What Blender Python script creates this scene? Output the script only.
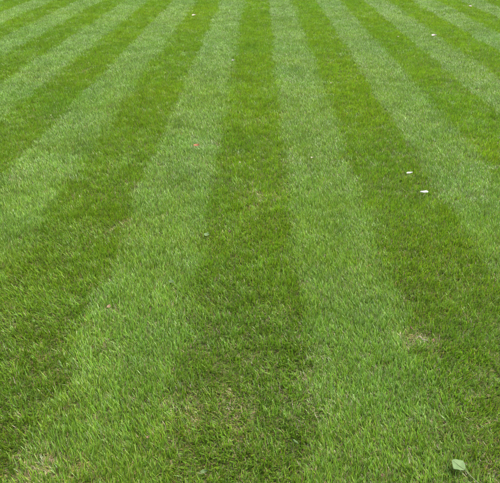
import bpy, math, random
import numpy as np

for o in list(bpy.data.objects):
    bpy.data.objects.remove(o, do_unlink=True)
S = bpy.context.scene
C = S.collection
R = math.radians

# ------------------------------------------------------------------ camera
CAM_H, PITCH, YAW = 1.6, 30.5, 0.88
cd = bpy.data.cameras.new('camera')
cd.sensor_fit = 'HORIZONTAL'; cd.sensor_width = 36.0; cd.lens = 36.0 * 560 / 500
cd.clip_start = 0.05; cd.clip_end = 2000
cam = bpy.data.objects.new('camera', cd); C.objects.link(cam)
cam.location = (0, 0, CAM_H)
cam.rotation_euler = (R(90 - PITCH), 0, R(YAW))
S.camera = cam

# ------------------------------------------------------------------ overcast daylight
SUN_EL, SUN_AZ = 64.0, 75.0         # azimuth clockwise from +Y (the mowing direction)
w = bpy.data.worlds.new('World'); S.world = w; w.use_nodes = True
nt = w.node_tree; nt.nodes.clear()
out = nt.nodes.new('ShaderNodeOutputWorld'); bg = nt.nodes.new('ShaderNodeBackground')
sky = nt.nodes.new('ShaderNodeTexSky'); sky.sky_type = 'NISHITA'; sky.sun_disc = False
sky.sun_elevation = R(SUN_EL); sky.sun_rotation = R(SUN_AZ)
sky.air_density = 1.0; sky.dust_density = 5.0; sky.ozone_density = 1.0
hs = nt.nodes.new('ShaderNodeHueSaturation'); hs.inputs['Saturation'].default_value = 0.45
nt.links.new(sky.outputs[0], hs.inputs['Color'])
nt.links.new(hs.outputs[0], bg.inputs['Color'])
bg.inputs['Strength'].default_value = 0.13
nt.links.new(bg.outputs[0], out.inputs['Surface'])

sd = bpy.data.lights.new('sun', 'SUN'); sd.energy = 1.5; sd.angle = R(25); sd.color = (1.0, 0.97, 0.92)
sun = bpy.data.objects.new('sun', sd); C.objects.link(sun)
sun.rotation_euler = (R(90 - SUN_EL), 0, R(180 - SUN_AZ))
sun.location = (0, 0, 20)

vs = S.view_settings
vs.view_transform = 'Standard'; vs.look = 'None'; vs.gamma = 1.0; vs.use_curve_mapping = False
vs.exposure = 1.85
S.cycles.max_bounces = 5; S.cycles.diffuse_bounces = 3; S.cycles.glossy_bounces = 2; S.cycles.transmission_bounces = 4

# ------------------------------------------------------------------ helpers
def material(name):
    m = bpy.data.materials.new(name); m.use_nodes = True
    n = m.node_tree; n.nodes.clear()
    return m, n.nodes, n.links

def tag(o, label=None, cat=None, group=None, kind=None):
    for k, v in (('label', label), ('category', cat), ('group', group), ('kind', kind)):
        if v: o[k] = v
    return o

rng = np.random.default_rng(7)
def value_noise(x, y, scale, seed):
    """smooth value noise in -1..1 at points x, y"""
    r = np.random.default_rng(seed).random((256, 256)) * 2 - 1
    u, v = x / scale + 1000.5, y / scale + 1000.5
    i, j = np.floor(u).astype(int), np.floor(v).astype(int)
    fu, fv = u - i, v - j
    fu = fu * fu * (3 - 2 * fu); fv = fv * fv * (3 - 2 * fv)
    g = lambda a, b: r[a % 256, b % 256]
    return ((g(i, j) * (1 - fu) + g(i + 1, j) * fu) * (1 - fv)
            + (g(i, j + 1) * (1 - fu) + g(i + 1, j + 1) * fu) * fv)

# ------------------------------------------------------------------ ground
gm, N, L = material('soil_and_thatch')
tc = N.new('ShaderNodeTexCoord')
n1 = N.new('ShaderNodeTexNoise'); n1.inputs['Scale'].default_value = 45; n1.inputs['Detail'].default_value = 6
n2 = N.new('ShaderNodeTexNoise'); n2.inputs['Scale'].default_value = 3; n2.inputs['Detail'].default_value = 4
L.new(tc.outputs['Object'], n1.inputs['Vector']); L.new(tc.outputs['Object'], n2.inputs['Vector'])
r1 = N.new('ShaderNodeValToRGB')
r1.color_ramp.elements[0].position = 0.35; r1.color_ramp.elements[0].color = (0.030, 0.034, 0.009, 1)
r1.color_ramp.elements[1].position = 0.70; r1.color_ramp.elements[1].color = (0.085, 0.085, 0.022, 1)
L.new(n1.outputs['Fac'], r1.inputs['Fac'])
mx = N.new('ShaderNodeMix'); mx.data_type = 'RGBA'
L.new(n2.outputs['Fac'], mx.inputs['Factor']); L.new(r1.outputs['Color'], mx.inputs['A'])
mx.inputs['B'].default_value = (0.05, 0.085, 0.012, 1)
p = N.new('ShaderNodeBsdfPrincipled'); p.inputs['Roughness'].default_value = 0.95
L.new(mx.outputs['Result'], p.inputs['Base Color'])
bp = N.new('ShaderNodeBump'); bp.inputs['Strength'].default_value = 0.8; bp.inputs['Distance'].default_value = 0.01
L.new(n1.outputs['Fac'], bp.inputs['Height']); L.new(bp.outputs['Normal'], p.inputs['Normal'])
mo = N.new('ShaderNodeOutputMaterial'); L.new(p.outputs[0], mo.inputs['Surface'])
me = bpy.data.meshes.new('ground')
E = 900
me.from_pydata([(-E, -E, 0), (E, -E, 0), (E, E, 0), (-E, E, 0)], [], [(0, 1, 2, 3)])
me.materials.append(gm)
ground = bpy.data.objects.new('ground', me); C.objects.link(ground)
tag(ground, 'brown soil and thatch under the mown lawn', 'ground', kind='structure')

# ------------------------------------------------------------------ grass material
grm, N, L = material('grass_blade')
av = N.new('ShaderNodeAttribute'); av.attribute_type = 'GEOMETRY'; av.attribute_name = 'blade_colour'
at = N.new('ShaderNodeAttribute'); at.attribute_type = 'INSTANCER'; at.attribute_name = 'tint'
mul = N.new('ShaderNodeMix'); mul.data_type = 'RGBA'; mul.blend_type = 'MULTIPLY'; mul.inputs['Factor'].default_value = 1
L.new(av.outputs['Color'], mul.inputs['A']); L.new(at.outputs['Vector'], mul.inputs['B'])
p = N.new('ShaderNodeBsdfPrincipled')
L.new(mul.outputs['Result'], p.inputs['Base Color'])
p.inputs['Roughness'].default_value = 0.42; p.inputs['Specular IOR Level'].default_value = 0.55
tr = N.new('ShaderNodeBsdfTranslucent')
tm = N.new('ShaderNodeMix'); tm.data_type = 'RGBA'; tm.blend_type = 'MULTIPLY'; tm.inputs['Factor'].default_value = 1
L.new(mul.outputs['Result'], tm.inputs['A']); tm.inputs['B'].default_value = (1.25, 1.25, 0.45, 1)
L.new(tm.outputs['Result'], tr.inputs['Color'])
ms = N.new('ShaderNodeMixShader'); ms.inputs[0].default_value = 0.38
L.new(p.outputs[0], ms.inputs[1]); L.new(tr.outputs[0], ms.inputs[2])
mo = N.new('ShaderNodeOutputMaterial'); L.new(ms.outputs[0], mo.inputs['Surface'])

# ------------------------------------------------------------------ tufts (each leans towards +Y)
def make_tuft(seed, n, lean_mean, lean_sd, az_sd, radius, dry_share, name):
    r = random.Random(seed)
    V, F, K = [], [], []
    def blade(bx, by, az, lean, bend, ln, wd, col):
        a0 = lean
        pts = []; x = y = z = 0.0
        segs = 3
        for k in range(segs + 1):
            pts.append((x, y, z))
            th = a0 + bend * (k + 0.5) / segs
            y += math.sin(th) * ln / segs; z += math.cos(th) * ln / segs
        ca, sa = math.cos(az), math.sin(az)
        tw = r.uniform(-0.5, 0.5)
        i0 = len(V)
        prof = [0.75, 1.0, 0.85, 0.16]
        for k, (x, y, z) in enumerate(pts):
            hw = wd * prof[k] / 2
            cx, sx = math.cos(tw * k / segs), math.sin(tw * k / segs)
            for s in (-1, 1):
                lx, ly, lz = s * hw * cx, y, max(0.001, z + s * hw * sx)
                V.append((bx + lx * ca - ly * sa, by + lx * sa + ly * ca, lz))
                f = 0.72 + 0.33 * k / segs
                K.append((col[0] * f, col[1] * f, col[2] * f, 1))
        for k in range(segs):
            a = i0 + 2 * k
            F.append((a, a + 1, a + 3, a + 2))
    for i in range(n):
        rad = radius * math.sqrt(r.random()); t = r.uniform(0, 2 * math.pi)
        ln = r.uniform(0.022, 0.045); wd = r.uniform(0.0014, 0.0031)
        q = r.random()
        if q < dry_share:                                  # dry straw blade
            b = r.uniform(0.8, 1.3); col = (2.1 * b, 0.92 * b, r.uniform(3.5, 7.0) * b); ln *= 0.8
        else:
            v = r.uniform(0.5, 1.45); yl = r.uniform(0.82, 1.25); bl = r.uniform(0.7, 1.6)
            col = (v * yl, v, v * bl)
        blade(rad * math.cos(t), rad * math.sin(t), r.gauss(0, az_sd),
              max(-0.3, r.gauss(lean_mean, lean_sd)), r.uniform(0.1, 0.75), ln, wd, col)
    for i in range(max(4, n // 6)):                         # dead stems lying in the thatch
        rad = radius * math.sqrt(r.random()); t = r.uniform(0, 2 * math.pi)
        b = r.uniform(0.6, 1.3)
        blade(rad * math.cos(t), rad * math.sin(t), r.uniform(0, 6.28), r.uniform(1.0, 1.45), 0.1,
              r.uniform(0.02, 0.045), r.uniform(0.0015, 0.003), (1.7 * b, 0.66 * b, 4.0 * b))
    m = bpy.data.meshes.new(name)
    m.from_pydata(V, [], F)
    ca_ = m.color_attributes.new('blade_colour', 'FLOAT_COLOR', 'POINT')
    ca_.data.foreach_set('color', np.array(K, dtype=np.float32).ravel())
    m.materials.append(grm)
    m.polygons.foreach_set('use_smooth', [True] * len(m.polygons))
    return bpy.data.objects.new(name, m)

tufts = bpy.data.collections.new('grass_tufts')            # source shapes, not linked to the scene
NV = 14
for k in range(NV):                                        # combed over by the mower
    tufts.objects.link(make_tuft(100 + k, 40, 0.26, 0.30, 0.60, 0.036, 0.045, 'grass_tuft_a%02d' % k))
for k in range(6):                                         # ruffled, standing every way
    tufts.objects.link(make_tuft(300 + k, 42, 0.35, 0.38, 1.6, 0.036, 0.05, 'grass_tuft_b%02d' % k))
for k in range(4):                                         # thin and half dry
    tufts.objects.link(make_tuft(400 + k, 26, 0.6, 0.4, 1.2, 0.034, 0.60, 'grass_tuft_c%02d' % k))

# ------------------------------------------------------------------ instancing node group
ng = bpy.data.node_groups.new('grow_grass', 'GeometryNodeTree')
ng.interface.new_socket('Geometry', in_out='INPUT', socket_type='NodeSocketGeometry')
ng.interface.new_socket('Geometry', in_out='OUTPUT', socket_type='NodeSocketGeometry')
gi = ng.nodes.new('NodeGroupInput'); go = ng.nodes.new('NodeGroupOutput')
ci = ng.nodes.new('GeometryNodeCollectionInfo'); ci.inputs['Collection'].default_value = tufts
ci.inputs['Separate Children'].default_value = True; ci.inputs['Reset Children'].default_value = True
m2p = ng.nodes.new('GeometryNodeMeshToPoints')
iop = ng.nodes.new('GeometryNodeInstanceOnPoints'); iop.inputs['Pick Instance'].default_value = True
def named(name, t):
    a = ng.nodes.new('GeometryNodeInputNamedAttribute'); a.data_type = t; a.inputs['Name'].default_value = name
    return a.outputs['Attribute']
e2r = ng.nodes.new('FunctionNodeEulerToRotation')
ng.links.new(gi.outputs[0], m2p.inputs['Mesh'])
ng.links.new(m2p.outputs[0], iop.inputs['Points'])
ng.links.new(ci.outputs[0], iop.inputs['Instance'])
ng.links.new(named('pick', 'INT'), iop.inputs['Instance Index'])
ng.links.new(named('turn', 'FLOAT_VECTOR'), e2r.inputs[0]); ng.links.new(e2r.outputs[0], iop.inputs['Rotation'])
ng.links.new(named('size', 'FLOAT_VECTOR'), iop.inputs['Scale'])
ng.links.new(iop.outputs[0], go.inputs[0])

# ------------------------------------------------------------------ where the grass grows
PERIOD, LIGHT_W, FIRST = 0.984, 0.474, 0.2136              # metres; one mower pass is about half a metre
FAR, NEAR = 18.0, -0.5
def scatter():
    xs, ys, sc = [], [], []
    # (y0, y1, tufts per m2, size): a jittered grid, so that the sward is closed
    for y0, y1, d, s in ((NEAR, 3.2, 1150, 1.0), (3.2, 6.0, 760, 1.02), (6.0, 10.0, 560, 1.08), (10.0, FAR, 400, 1.18)):
        hw = 2.6 + 0.52 * y1; st = 1 / math.sqrt(d)
        gx, gy = np.meshgrid(np.arange(-hw, hw, st), np.arange(y0, y1, st))
        x = gx.ravel() + rng.uniform(-0.62, 0.62, gx.size) * st
        y = gy.ravel() + rng.uniform(-0.62, 0.62, gx.size) * st
        k = np.abs(x) < 2.6 + 0.52 * y
        xs.append(x[k]); ys.append(y[k]); sc.append(np.full(k.sum(), s))
    return np.concatenate(xs), np.concatenate(ys), np.concatenate(sc)
X, Y, SC = scatter()
n = len(X)
# worn, dry spots (x, y, radius, strength)
DRY = [(-0.066, 1.461, 0.11, 0.75), (0.696, 1.892, 0.085, 1.0), (-0.779, 2.884, 0.10, 0.7), (-0.293, 1.477, 0.08, 0.6),
       (-0.698, 1.19, 0.12, 0.9), (0.027, 3.175, 0.16, 0.35), (-0.70, 2.05, 0.10, 0.35), (0.239, 1.598, 0.12, 0.4),
       (-1.69, 3.537, 0.12, 0.5), (-1.14, 9.04, 0.35, 0.35)]
# blades pressed down under the fallen things (x, y, radius)
PRESS = [(1.052, 3.605, .05), (1.075, 3.297, .05), (-0.479, 4.119, .05), (0.665, 1.215, .05), (0.69, 1.17, .03), (-0.68, 2.055, .03),
         (-0.286, 2.726, .04), (-0.422, 2.261, .04), (0.707, 1.853, .04), (-0.167, 1.183, .03)]
dry = 0.20 * np.clip(value_noise(X, Y, 0.16, 11) + 0.6 * value_noise(X, Y, 0.9, 12) - 0.25, 0, 1)
for a, b, r_, s in DRY:
    dd = np.hypot(X - a + 0.05 * value_noise(X, Y, .06, 5), Y - b + 0.05 * value_noise(X, Y, .06, 6)) / r_
    dry = np.maximum(dry, s * np.clip(1.25 - dd, 0, 1) ** 1.2)
# combing: +1 bent away from the camera (pale stripe), -1 bent towards it (deep green stripe)
wob = X + 0.020 * value_noise(X, Y, 0.45, 21) + 0.05 * np.clip((3.0 - Y) / 2, 0, 1) * value_noise(X, Y, 0.22, 23) + 0.012 * value_noise(X, Y, 0.12, 22)
ph = np.mod(wob - FIRST, PERIOD)
def sstep(a, b, t):
    t = np.clip((t - a) / (b - a), 0, 1); return t * t * (3 - 2 * t)
away = np.where(ph < PERIOD * 0.74, 1 - sstep(LIGHT_W - 0.07, LIGHT_W + 0.05, ph), sstep(PERIOD - 0.02, PERIOD, ph))
comb = rng.random(n) < (0.5 + (0.47 - 0.10 * np.clip((2.6 - Y) / 1.5, 0, 1)) * (2 * away - 1))
az = np.where(comb, 0.0, math.pi)
az = az + rng.normal(0, 0.35, n) + 0.55 * value_noise(X, Y, 0.30, 31) + 0.35 * value_noise(X, Y, 0.09, 32)
ruff = value_noise(X, Y, 0.22, 41) + 0.6 * value_noise(X, Y, 0.07, 42)
pick = rng.integers(0, NV, n)
isr = rng.random(n) < np.clip(0.16 + 0.30 * ruff, 0.03, 0.6)
pick = np.where(isr, NV + rng.integers(0, 6, n), pick)
isd = rng.random(n) < dry
pick = np.where(isd, NV + 6 + rng.integers(0, 4, n), pick)
tilt = 0.10 * value_noise(X, Y, 0.14, 51) + rng.normal(0, 0.06, n)
turn = np.stack([tilt, rng.normal(0, 0.06, n), az], 1)
hgt = 1.0 + 0.10 * value_noise(X, Y, 0.5, 61) + 0.12 * value_noise(X, Y, 0.10, 62)
hgt = hgt * np.where(isd, 0.75, 1.0)
for a, b, r_ in PRESS:
    hgt = hgt * np.where(np.hypot(X - a, Y - b) < r_, 0.72, 1.0)
size = np.stack([SC, SC, (0.55 + 0.45 * SC) * hgt], 1)
# colour of the grass itself: fine patches of yellower, bluer and fresher plants
BASE = np.array([0.127, 0.240, 0.018])
a_ = value_noise(X, Y, 0.75, 71) * 0.5 + value_noise(X, Y, 0.2, 72) * 0.4 + value_noise(X, Y, 2.2, 73) * 0.3
b_ = value_noise(X, Y, 0.33, 74) * 0.5 + value_noise(X, Y, 0.06, 75) * 0.5
tint = BASE[None, :] * np.stack([1 + 0.13 * a_, 1 + 0.04 * a_, 1 - 0.2 * a_], 1) * (1 + 0.14 * b_)[:, None]
tint *= rng.uniform(0.82, 1.18, (n, 1))

lawn = bpy.data.objects.new('lawn', None); C.objects.link(lawn)
tag(lawn, 'short green lawn mown in alternating pale and deep green stripes', 'grass', kind='stuff')
cell = np.where(ph < LIGHT_W, 0, 1) + 2 * np.floor((wob - FIRST) / PERIOD).astype(int)
for c in range(cell.min(), cell.max() + 1):
    k = np.nonzero(cell == c)[0]
    if len(k) < 40: continue
    m = bpy.data.meshes.new('mown_stripe')
    m.vertices.add(len(k))
    m.vertices.foreach_set('co', np.stack([X[k], Y[k], np.zeros(len(k))], 1).astype(np.float32).ravel())
    for nm, t, dat, key in (('turn', 'FLOAT_VECTOR', turn, 'vector'), ('size', 'FLOAT_VECTOR', size, 'vector'),
                            ('tint', 'FLOAT_VECTOR', tint, 'vector'), ('pick', 'INT', pick, 'value')):
        a = m.attributes.new(nm, t, 'POINT')
        d = dat[k]
        a.data.foreach_set(key, d.astype(np.int32 if t == 'INT' else np.float32).ravel())
    m.materials.append(grm)
    o = bpy.data.objects.new('mown_stripe', m); C.objects.link(o); o.parent = lawn
    o['kind'] = 'stuff'
    o['label'] = 'pale stripe of grass combed away' if c % 2 == 0 else 'deep green stripe of grass combed towards the viewer'
    md = o.modifiers.new('grow', 'NODES'); md.node_group = ng

# ------------------------------------------------------------------ small fallen things lying on the sward
def plain(name, c0, c1, scale, rough=0.6, transl=0.25):
    m, N, L = material(name)
    tc = N.new('ShaderNodeTexCoord')
    nz = N.new('ShaderNodeTexNoise'); nz.inputs['Scale'].default_value = scale; nz.inputs['Detail'].default_value = 4
    L.new(tc.outputs['Object'], nz.inputs['Vector'])
    r = N.new('ShaderNodeValToRGB')
    r.color_ramp.elements[0].position = 0.32; r.color_ramp.elements[0].color = (*c0, 1)
    r.color_ramp.elements[1].position = 0.68; r.color_ramp.elements[1].color = (*c1, 1)
    L.new(nz.outputs['Fac'], r.inputs['Fac'])
    p = N.new('ShaderNodeBsdfPrincipled'); p.inputs['Roughness'].default_value = rough
    L.new(r.outputs['Color'], p.inputs['Base Color'])
    t = N.new('ShaderNodeBsdfTranslucent'); L.new(r.outputs['Color'], t.inputs['Color'])
    x = N.new('ShaderNodeMixShader'); x.inputs[0].default_value = transl
    L.new(p.outputs[0], x.inputs[1]); L.new(t.outputs[0], x.inputs[2])
    o = N.new('ShaderNodeOutputMaterial'); L.new(x.outputs[0], o.inputs['Surface'])
    return m
M = {
    'white': plain('white_petal', (0.55, 0.54, 0.53), (0.66, 0.65, 0.66), 60),
    'blush': plain('blush_petal', (0.26, 0.20, 0.17), (0.46, 0.42, 0.39), 60),
    'cream': plain('cream_petal', (0.24, 0.23, 0.13), (0.42, 0.39, 0.27), 60),
    'grey': plain('grey_leaf', (0.08, 0.07, 0.05), (0.30, 0.28, 0.25), 90),
    'orange': plain('orange_leaf', (0.22, 0.07, 0.025), (0.36, 0.15, 0.06), 70),
    'brown': plain('brown_leaf', (0.08, 0.045, 0.016), (0.17, 0.10, 0.04), 90),
    'pink': plain('pink_brown_leaf', (0.13, 0.082, 0.036), (0.24, 0.16, 0.085), 90),
    'dark': plain('dark_leaf', (0.05, 0.03, 0.02), (0.13, 0.07, 0.04), 90),
    'pale_green': plain('pale_green_leaf', (0.065, 0.125, 0.030), (0.105, 0.165, 0.050), 50, 0.7),
    'stalk': plain('leaf_stalk', (0.07, 0.10, 0.03), (0.12, 0.13, 0.05), 60, 0.7, 0.1),
    'twig': plain('dry_twig', (0.10, 0.085, 0.075), (0.20, 0.18, 0.16), 120, 0.8, 0.0),
    'red': plain('red_straw', (0.16, 0.06, 0.02), (0.24, 0.10, 0.04), 90),
}
def mesh_object(name, V, F, mat, parent=None, smooth=True):
    m = bpy.data.meshes.new(name); m.from_pydata(V, [], F); m.materials.append(mat)
    m.polygons.foreach_set('use_smooth', [smooth] * len(m.polygons)); m.update()
    o = bpy.data.objects.new(name, m); C.objects.link(o); o.parent = parent
    return o
def sheet(profile, length, width, cup, curl, seed, thick=0.0008, nu=14, nv=8, rough=0.0):
    """a thin closed leaf or petal lying along +X; profile(u) gives its half width"""
    r = random.Random(seed)
    top = []
    for i in range(nu + 1):
        u = i / nu
        hw = max(0.012, profile(u)) * width / 2
        for j in range(nv + 1):
            v = j / nv * 2 - 1
            jag = 1 + (r.uniform(-1, 1) * rough if abs(v) == 1 else 0)
            z = cup * v * v * min(1, 4 * u * (1.15 - u)) + curl * (2 * u - 1) ** 2 + 0.0006 * r.uniform(-1, 1)
            top.append(((u - 0.5) * length, hw * v * jag, z))
    nr = nv + 1; nn = len(top)
    V = top + [(x, y, z - thick) for x, y, z in top]
    F = []
    for i in range(nu):
        for j in range(nv):
            a = i * nr + j
            F.append((a, a + nr, a + nr + 1, a + 1)); F.append((nn + a, nn + a + 1, nn + a + nr + 1, nn + a + nr))
    rim = [j for j in range(nr)] + [i * nr + nv for i in range(1, nu + 1)] + [nu * nr + j for j in range(nv - 1, -1, -1)] + [i * nr for i in range(nu - 1, 0, -1)]
    for a, b in zip(rim, rim[1:] + rim[:1]): F.append((a, b, nn + b, nn + a))
    return V, F
def tube(pts, r0, r1, sides=6):
    V, F = [], []
    n_ = len(pts)
    for i, (x, y, z) in enumerate(pts):
        a = pts[max(0, i - 1)]; b = pts[min(n_ - 1, i + 1)]
        h = math.atan2(b[1] - a[1], b[0] - a[0]); rad = r0 + (r1 - r0) * i / (n_ - 1)
        for k in range(sides):
            t = 2 * math.pi * k / sides
            V.append((x - math.sin(h) * math.cos(t) * rad, y + math.cos(h) * math.cos(t) * rad, z + math.sin(t) * rad))
    for i in range(n_ - 1):
        for k in range(sides):
            a, b = i * sides + k, i * sides + (k + 1) % sides
            F.append((a, b, b + sides, a + sides))
    F.append(tuple(range(sides - 1, -1, -1))); F.append(tuple((n_ - 1) * sides + k for k in range(sides)))
    return V, F
petal_shape = lambda u: math.sin(math.pi * min(1, 0.06 + 0.94 * u) ** 0.62) ** 0.75 if 0 < u < 1 else 0.05
leaf_shape = lambda u: math.sin(math.pi * u ** 0.8) ** 0.85 if 0 < u < 1 else 0.0
square_shape = lambda u: min(1, (u * 5) ** 0.5 if u > 0 else 0, ((1 - u) * 6) ** 0.5 if u < 1 else 0.25) * (1.0 - 0.12 * u)
diamond_shape = lambda u: max(0.0, 1 - abs(2 * u - 1)) ** 0.72
def put(o, x, y, z, az, tx=0.0, ty=0.0):
    o.location = (x, y, z); o.rotation_euler = (R(tx), R(ty), R(az)); return o

def petal(x, y, az, length, width, mat, label, seed, z=0.036, cup=0.006, curl=0.005, tx=0, ty=0):
    o = mesh_object('petal', *sheet(petal_shape, length, width, cup, curl, seed, thick=0.0012), M[mat])
    return tag(put(o, x, y, z, az, tx, ty), label, 'petal', 'pale petals dropped on the lawn')
petal(1.052, 3.605, 4, 0.042, 0.016, 'white', 'white curled petal on a deep green stripe, farther of the white pair', 1, cup=0.007, curl=0.004, tx=8, ty=-4)
petal(1.075, 3.297, 176, 0.052, 0.020, 'white', 'largest white curled petal, on a deep green stripe, nearer of the white pair', 2, cup=0.008, curl=0.005, tx=-10, ty=6)
petal(2.563, 8.639, 5, 0.075, 0.040, 'blush', 'small white and pinkish petal far off on the right', 3, cup=0.012, tx=20)
petal(4.037, 11.593, 170, 0.062, 0.04, 'blush', 'tiny whitish petal farthest away near the top right corner', 4, cup=0.012, tx=-25)
petal(-1.140, 10.434, 8, 0.078, 0.045, 'cream', 'cream petal at the far edge of a deep green stripe, left of centre', 5, cup=0.012, tx=20)
petal(0.765, 5.963, 30, 0.020, 0.012, 'blush', 'tiny whitish petal fleck far off, right of the centre pale stripe', 6, cup=0.006, tx=20)
petal(2.015, 8.532, 100, 0.03, 0.026, 'cream', 'tiny cream petal fleck far off, left of the pinkish petal', 7, cup=0.006)
petal(0.398, 3.879, 10, 0.022, 0.014, 'cream', 'tiny yellowish cream petal on the pale stripe right of centre', 8, cup=0.004, tx=15)
petal(-0.130, 3.775, 60, 0.014, 0.012, 'blush', 'tiny pinkish petal fleck on the central deep green stripe', 9, cup=0.004)

def leaf(x, y, az, length, width, mat, label, seed, shape=leaf_shape, z=0.035, cup=0.005, curl=0.004, tx=0, ty=0, stalk=0.0, stalk_mat='stalk', rough=0.06):
    root = bpy.data.objects.new('fallen_leaf', None); C.objects.link(root)
    root.empty_display_size = 0.02
    bl = mesh_object('leaf_blade', *sheet(shape, length, width, cup, curl, seed, rough=rough), M[mat], root)
    pts = [((-0.5 + 0.9 * k / 8) * length, 0, curl * (2 * (0.9 * k / 8) - 1) ** 2 + 0.0006) for k in range(9)]
    mesh_object('midrib', *tube(pts, 0.0011, 0.0004), M[stalk_mat], bl)
    if stalk:
        pts = [(-length / 2 + 0.003 - stalk * k / 8, 0.10 * stalk * math.sin(k / 8 * 2.2), curl + 0.0006 - 0.004 * (k / 8) ** 2) for k in range(9)]
        mesh_object('stalk', *tube(pts, 0.0013, 0.0016), M[stalk_mat], root)
    put(root, x, y, z, az, tx, ty)
    return tag(root, label, 'leaf', 'stray leaves on the lawn')
leaf(0.663, 1.217, 128, 0.050, 0.056, 'pale_green', 'squarish pale green leaf with long stalk near the bottom right corner', 11, diamond_shape, z=0.040, cup=0.003, curl=0.002, tx=4, ty=0, stalk=0.075, rough=0.05)
leaf(-0.479, 4.119, 4, 0.050, 0.022, 'orange', 'orange dry leaf lying on the pale stripe left of centre', 12, tx=22, cup=0.006, stalk_mat='orange')
leaf(-0.680, 2.055, 80, 0.026, 0.016, 'pink', 'light brown dry leaf on the left edge of the near left pale stripe', 13, tx=10, stalk_mat='brown')
leaf(-0.286, 2.726, 20, 0.030, 0.024, 'pale_green', 'small pale green leaf on the right edge of the left pale stripe', 14, square_shape, tx=16)
leaf(-0.422, 2.261, 150, 0.034, 0.018, 'pale_green', 'narrow pale green leaf in the middle of the left pale stripe', 15, tx=-14, stalk=0.012)
leaf(-0.315, 7.009, 10, 0.040, 0.026, 'grey', 'greyish leaf scrap with dark spot, far off on the pale stripe', 16, tx=20, stalk_mat='twig')
leaf(-0.156, 2.763, 30, 0.016, 0.010, 'dark', 'tiny dark brown leaf scrap on the central deep green stripe', 17, stalk_mat='dark')
leaf(0.673, 1.925, 100, 0.024, 0.008, 'brown', 'thin reddish brown leaf scrap at the far end of the bare patch', 18, tx=20, stalk_mat='brown', z=0.032)
leaf(0.752, 1.847, 60, 0.018, 0.010, 'pink', 'light brown leaf scrap right of the grey twig on the bare patch', 19, stalk_mat='brown', z=0.032)
leaf(-0.167, 1.183, 10, 0.026, 0.012, 'pale_green', 'narrow pale green leaf at the bottom edge, left of centre', 20, tx=14)
leaf(0.134, 1.303, 140, 0.026, 0.009, 'pale_green', 'small folded pale green leaf near the bottom, right of centre', 21, tx=20, cup=0.006)
leaf(-0.372, 1.316, 40, 0.012, 0.010, 'pink', 'tiny pinkish leaf scrap near the bottom on the left pale stripe', 22, stalk_mat='pink')
leaf(0.407, 1.177, 95, 0.012, 0.008, 'pink', 'tiny pinkish leaf scrap at the bottom edge, right of centre', 23, stalk_mat='pink')

pts = [(-0.022 + 0.044 * k / 8, 0.003 * math.sin(k * 1.1), 0.0015 * math.cos(k * 0.9)) for k in range(9)]
tw = mesh_object('twig', *tube(pts, 0.0019, 0.0011), M['twig'])
tag(put(tw, 0.707, 1.853, 0.034, -38, 0, 6), 'short grey twig lying on the brown bare patch', 'twig')
pts = [(-0.018 + 0.036 * k / 8, 0.002 * math.sin(k * 0.8), 0.003 * math.sin(k * 0.4)) for k in range(9)]
st = mesh_object('straw', *tube(pts, 0.0013, 0.0007), M['red'])
tag(put(st, 0.573, 2.42, 0.036, 35, 0, -8), 'short reddish dry straw on the pale stripe right of centre', 'straw')
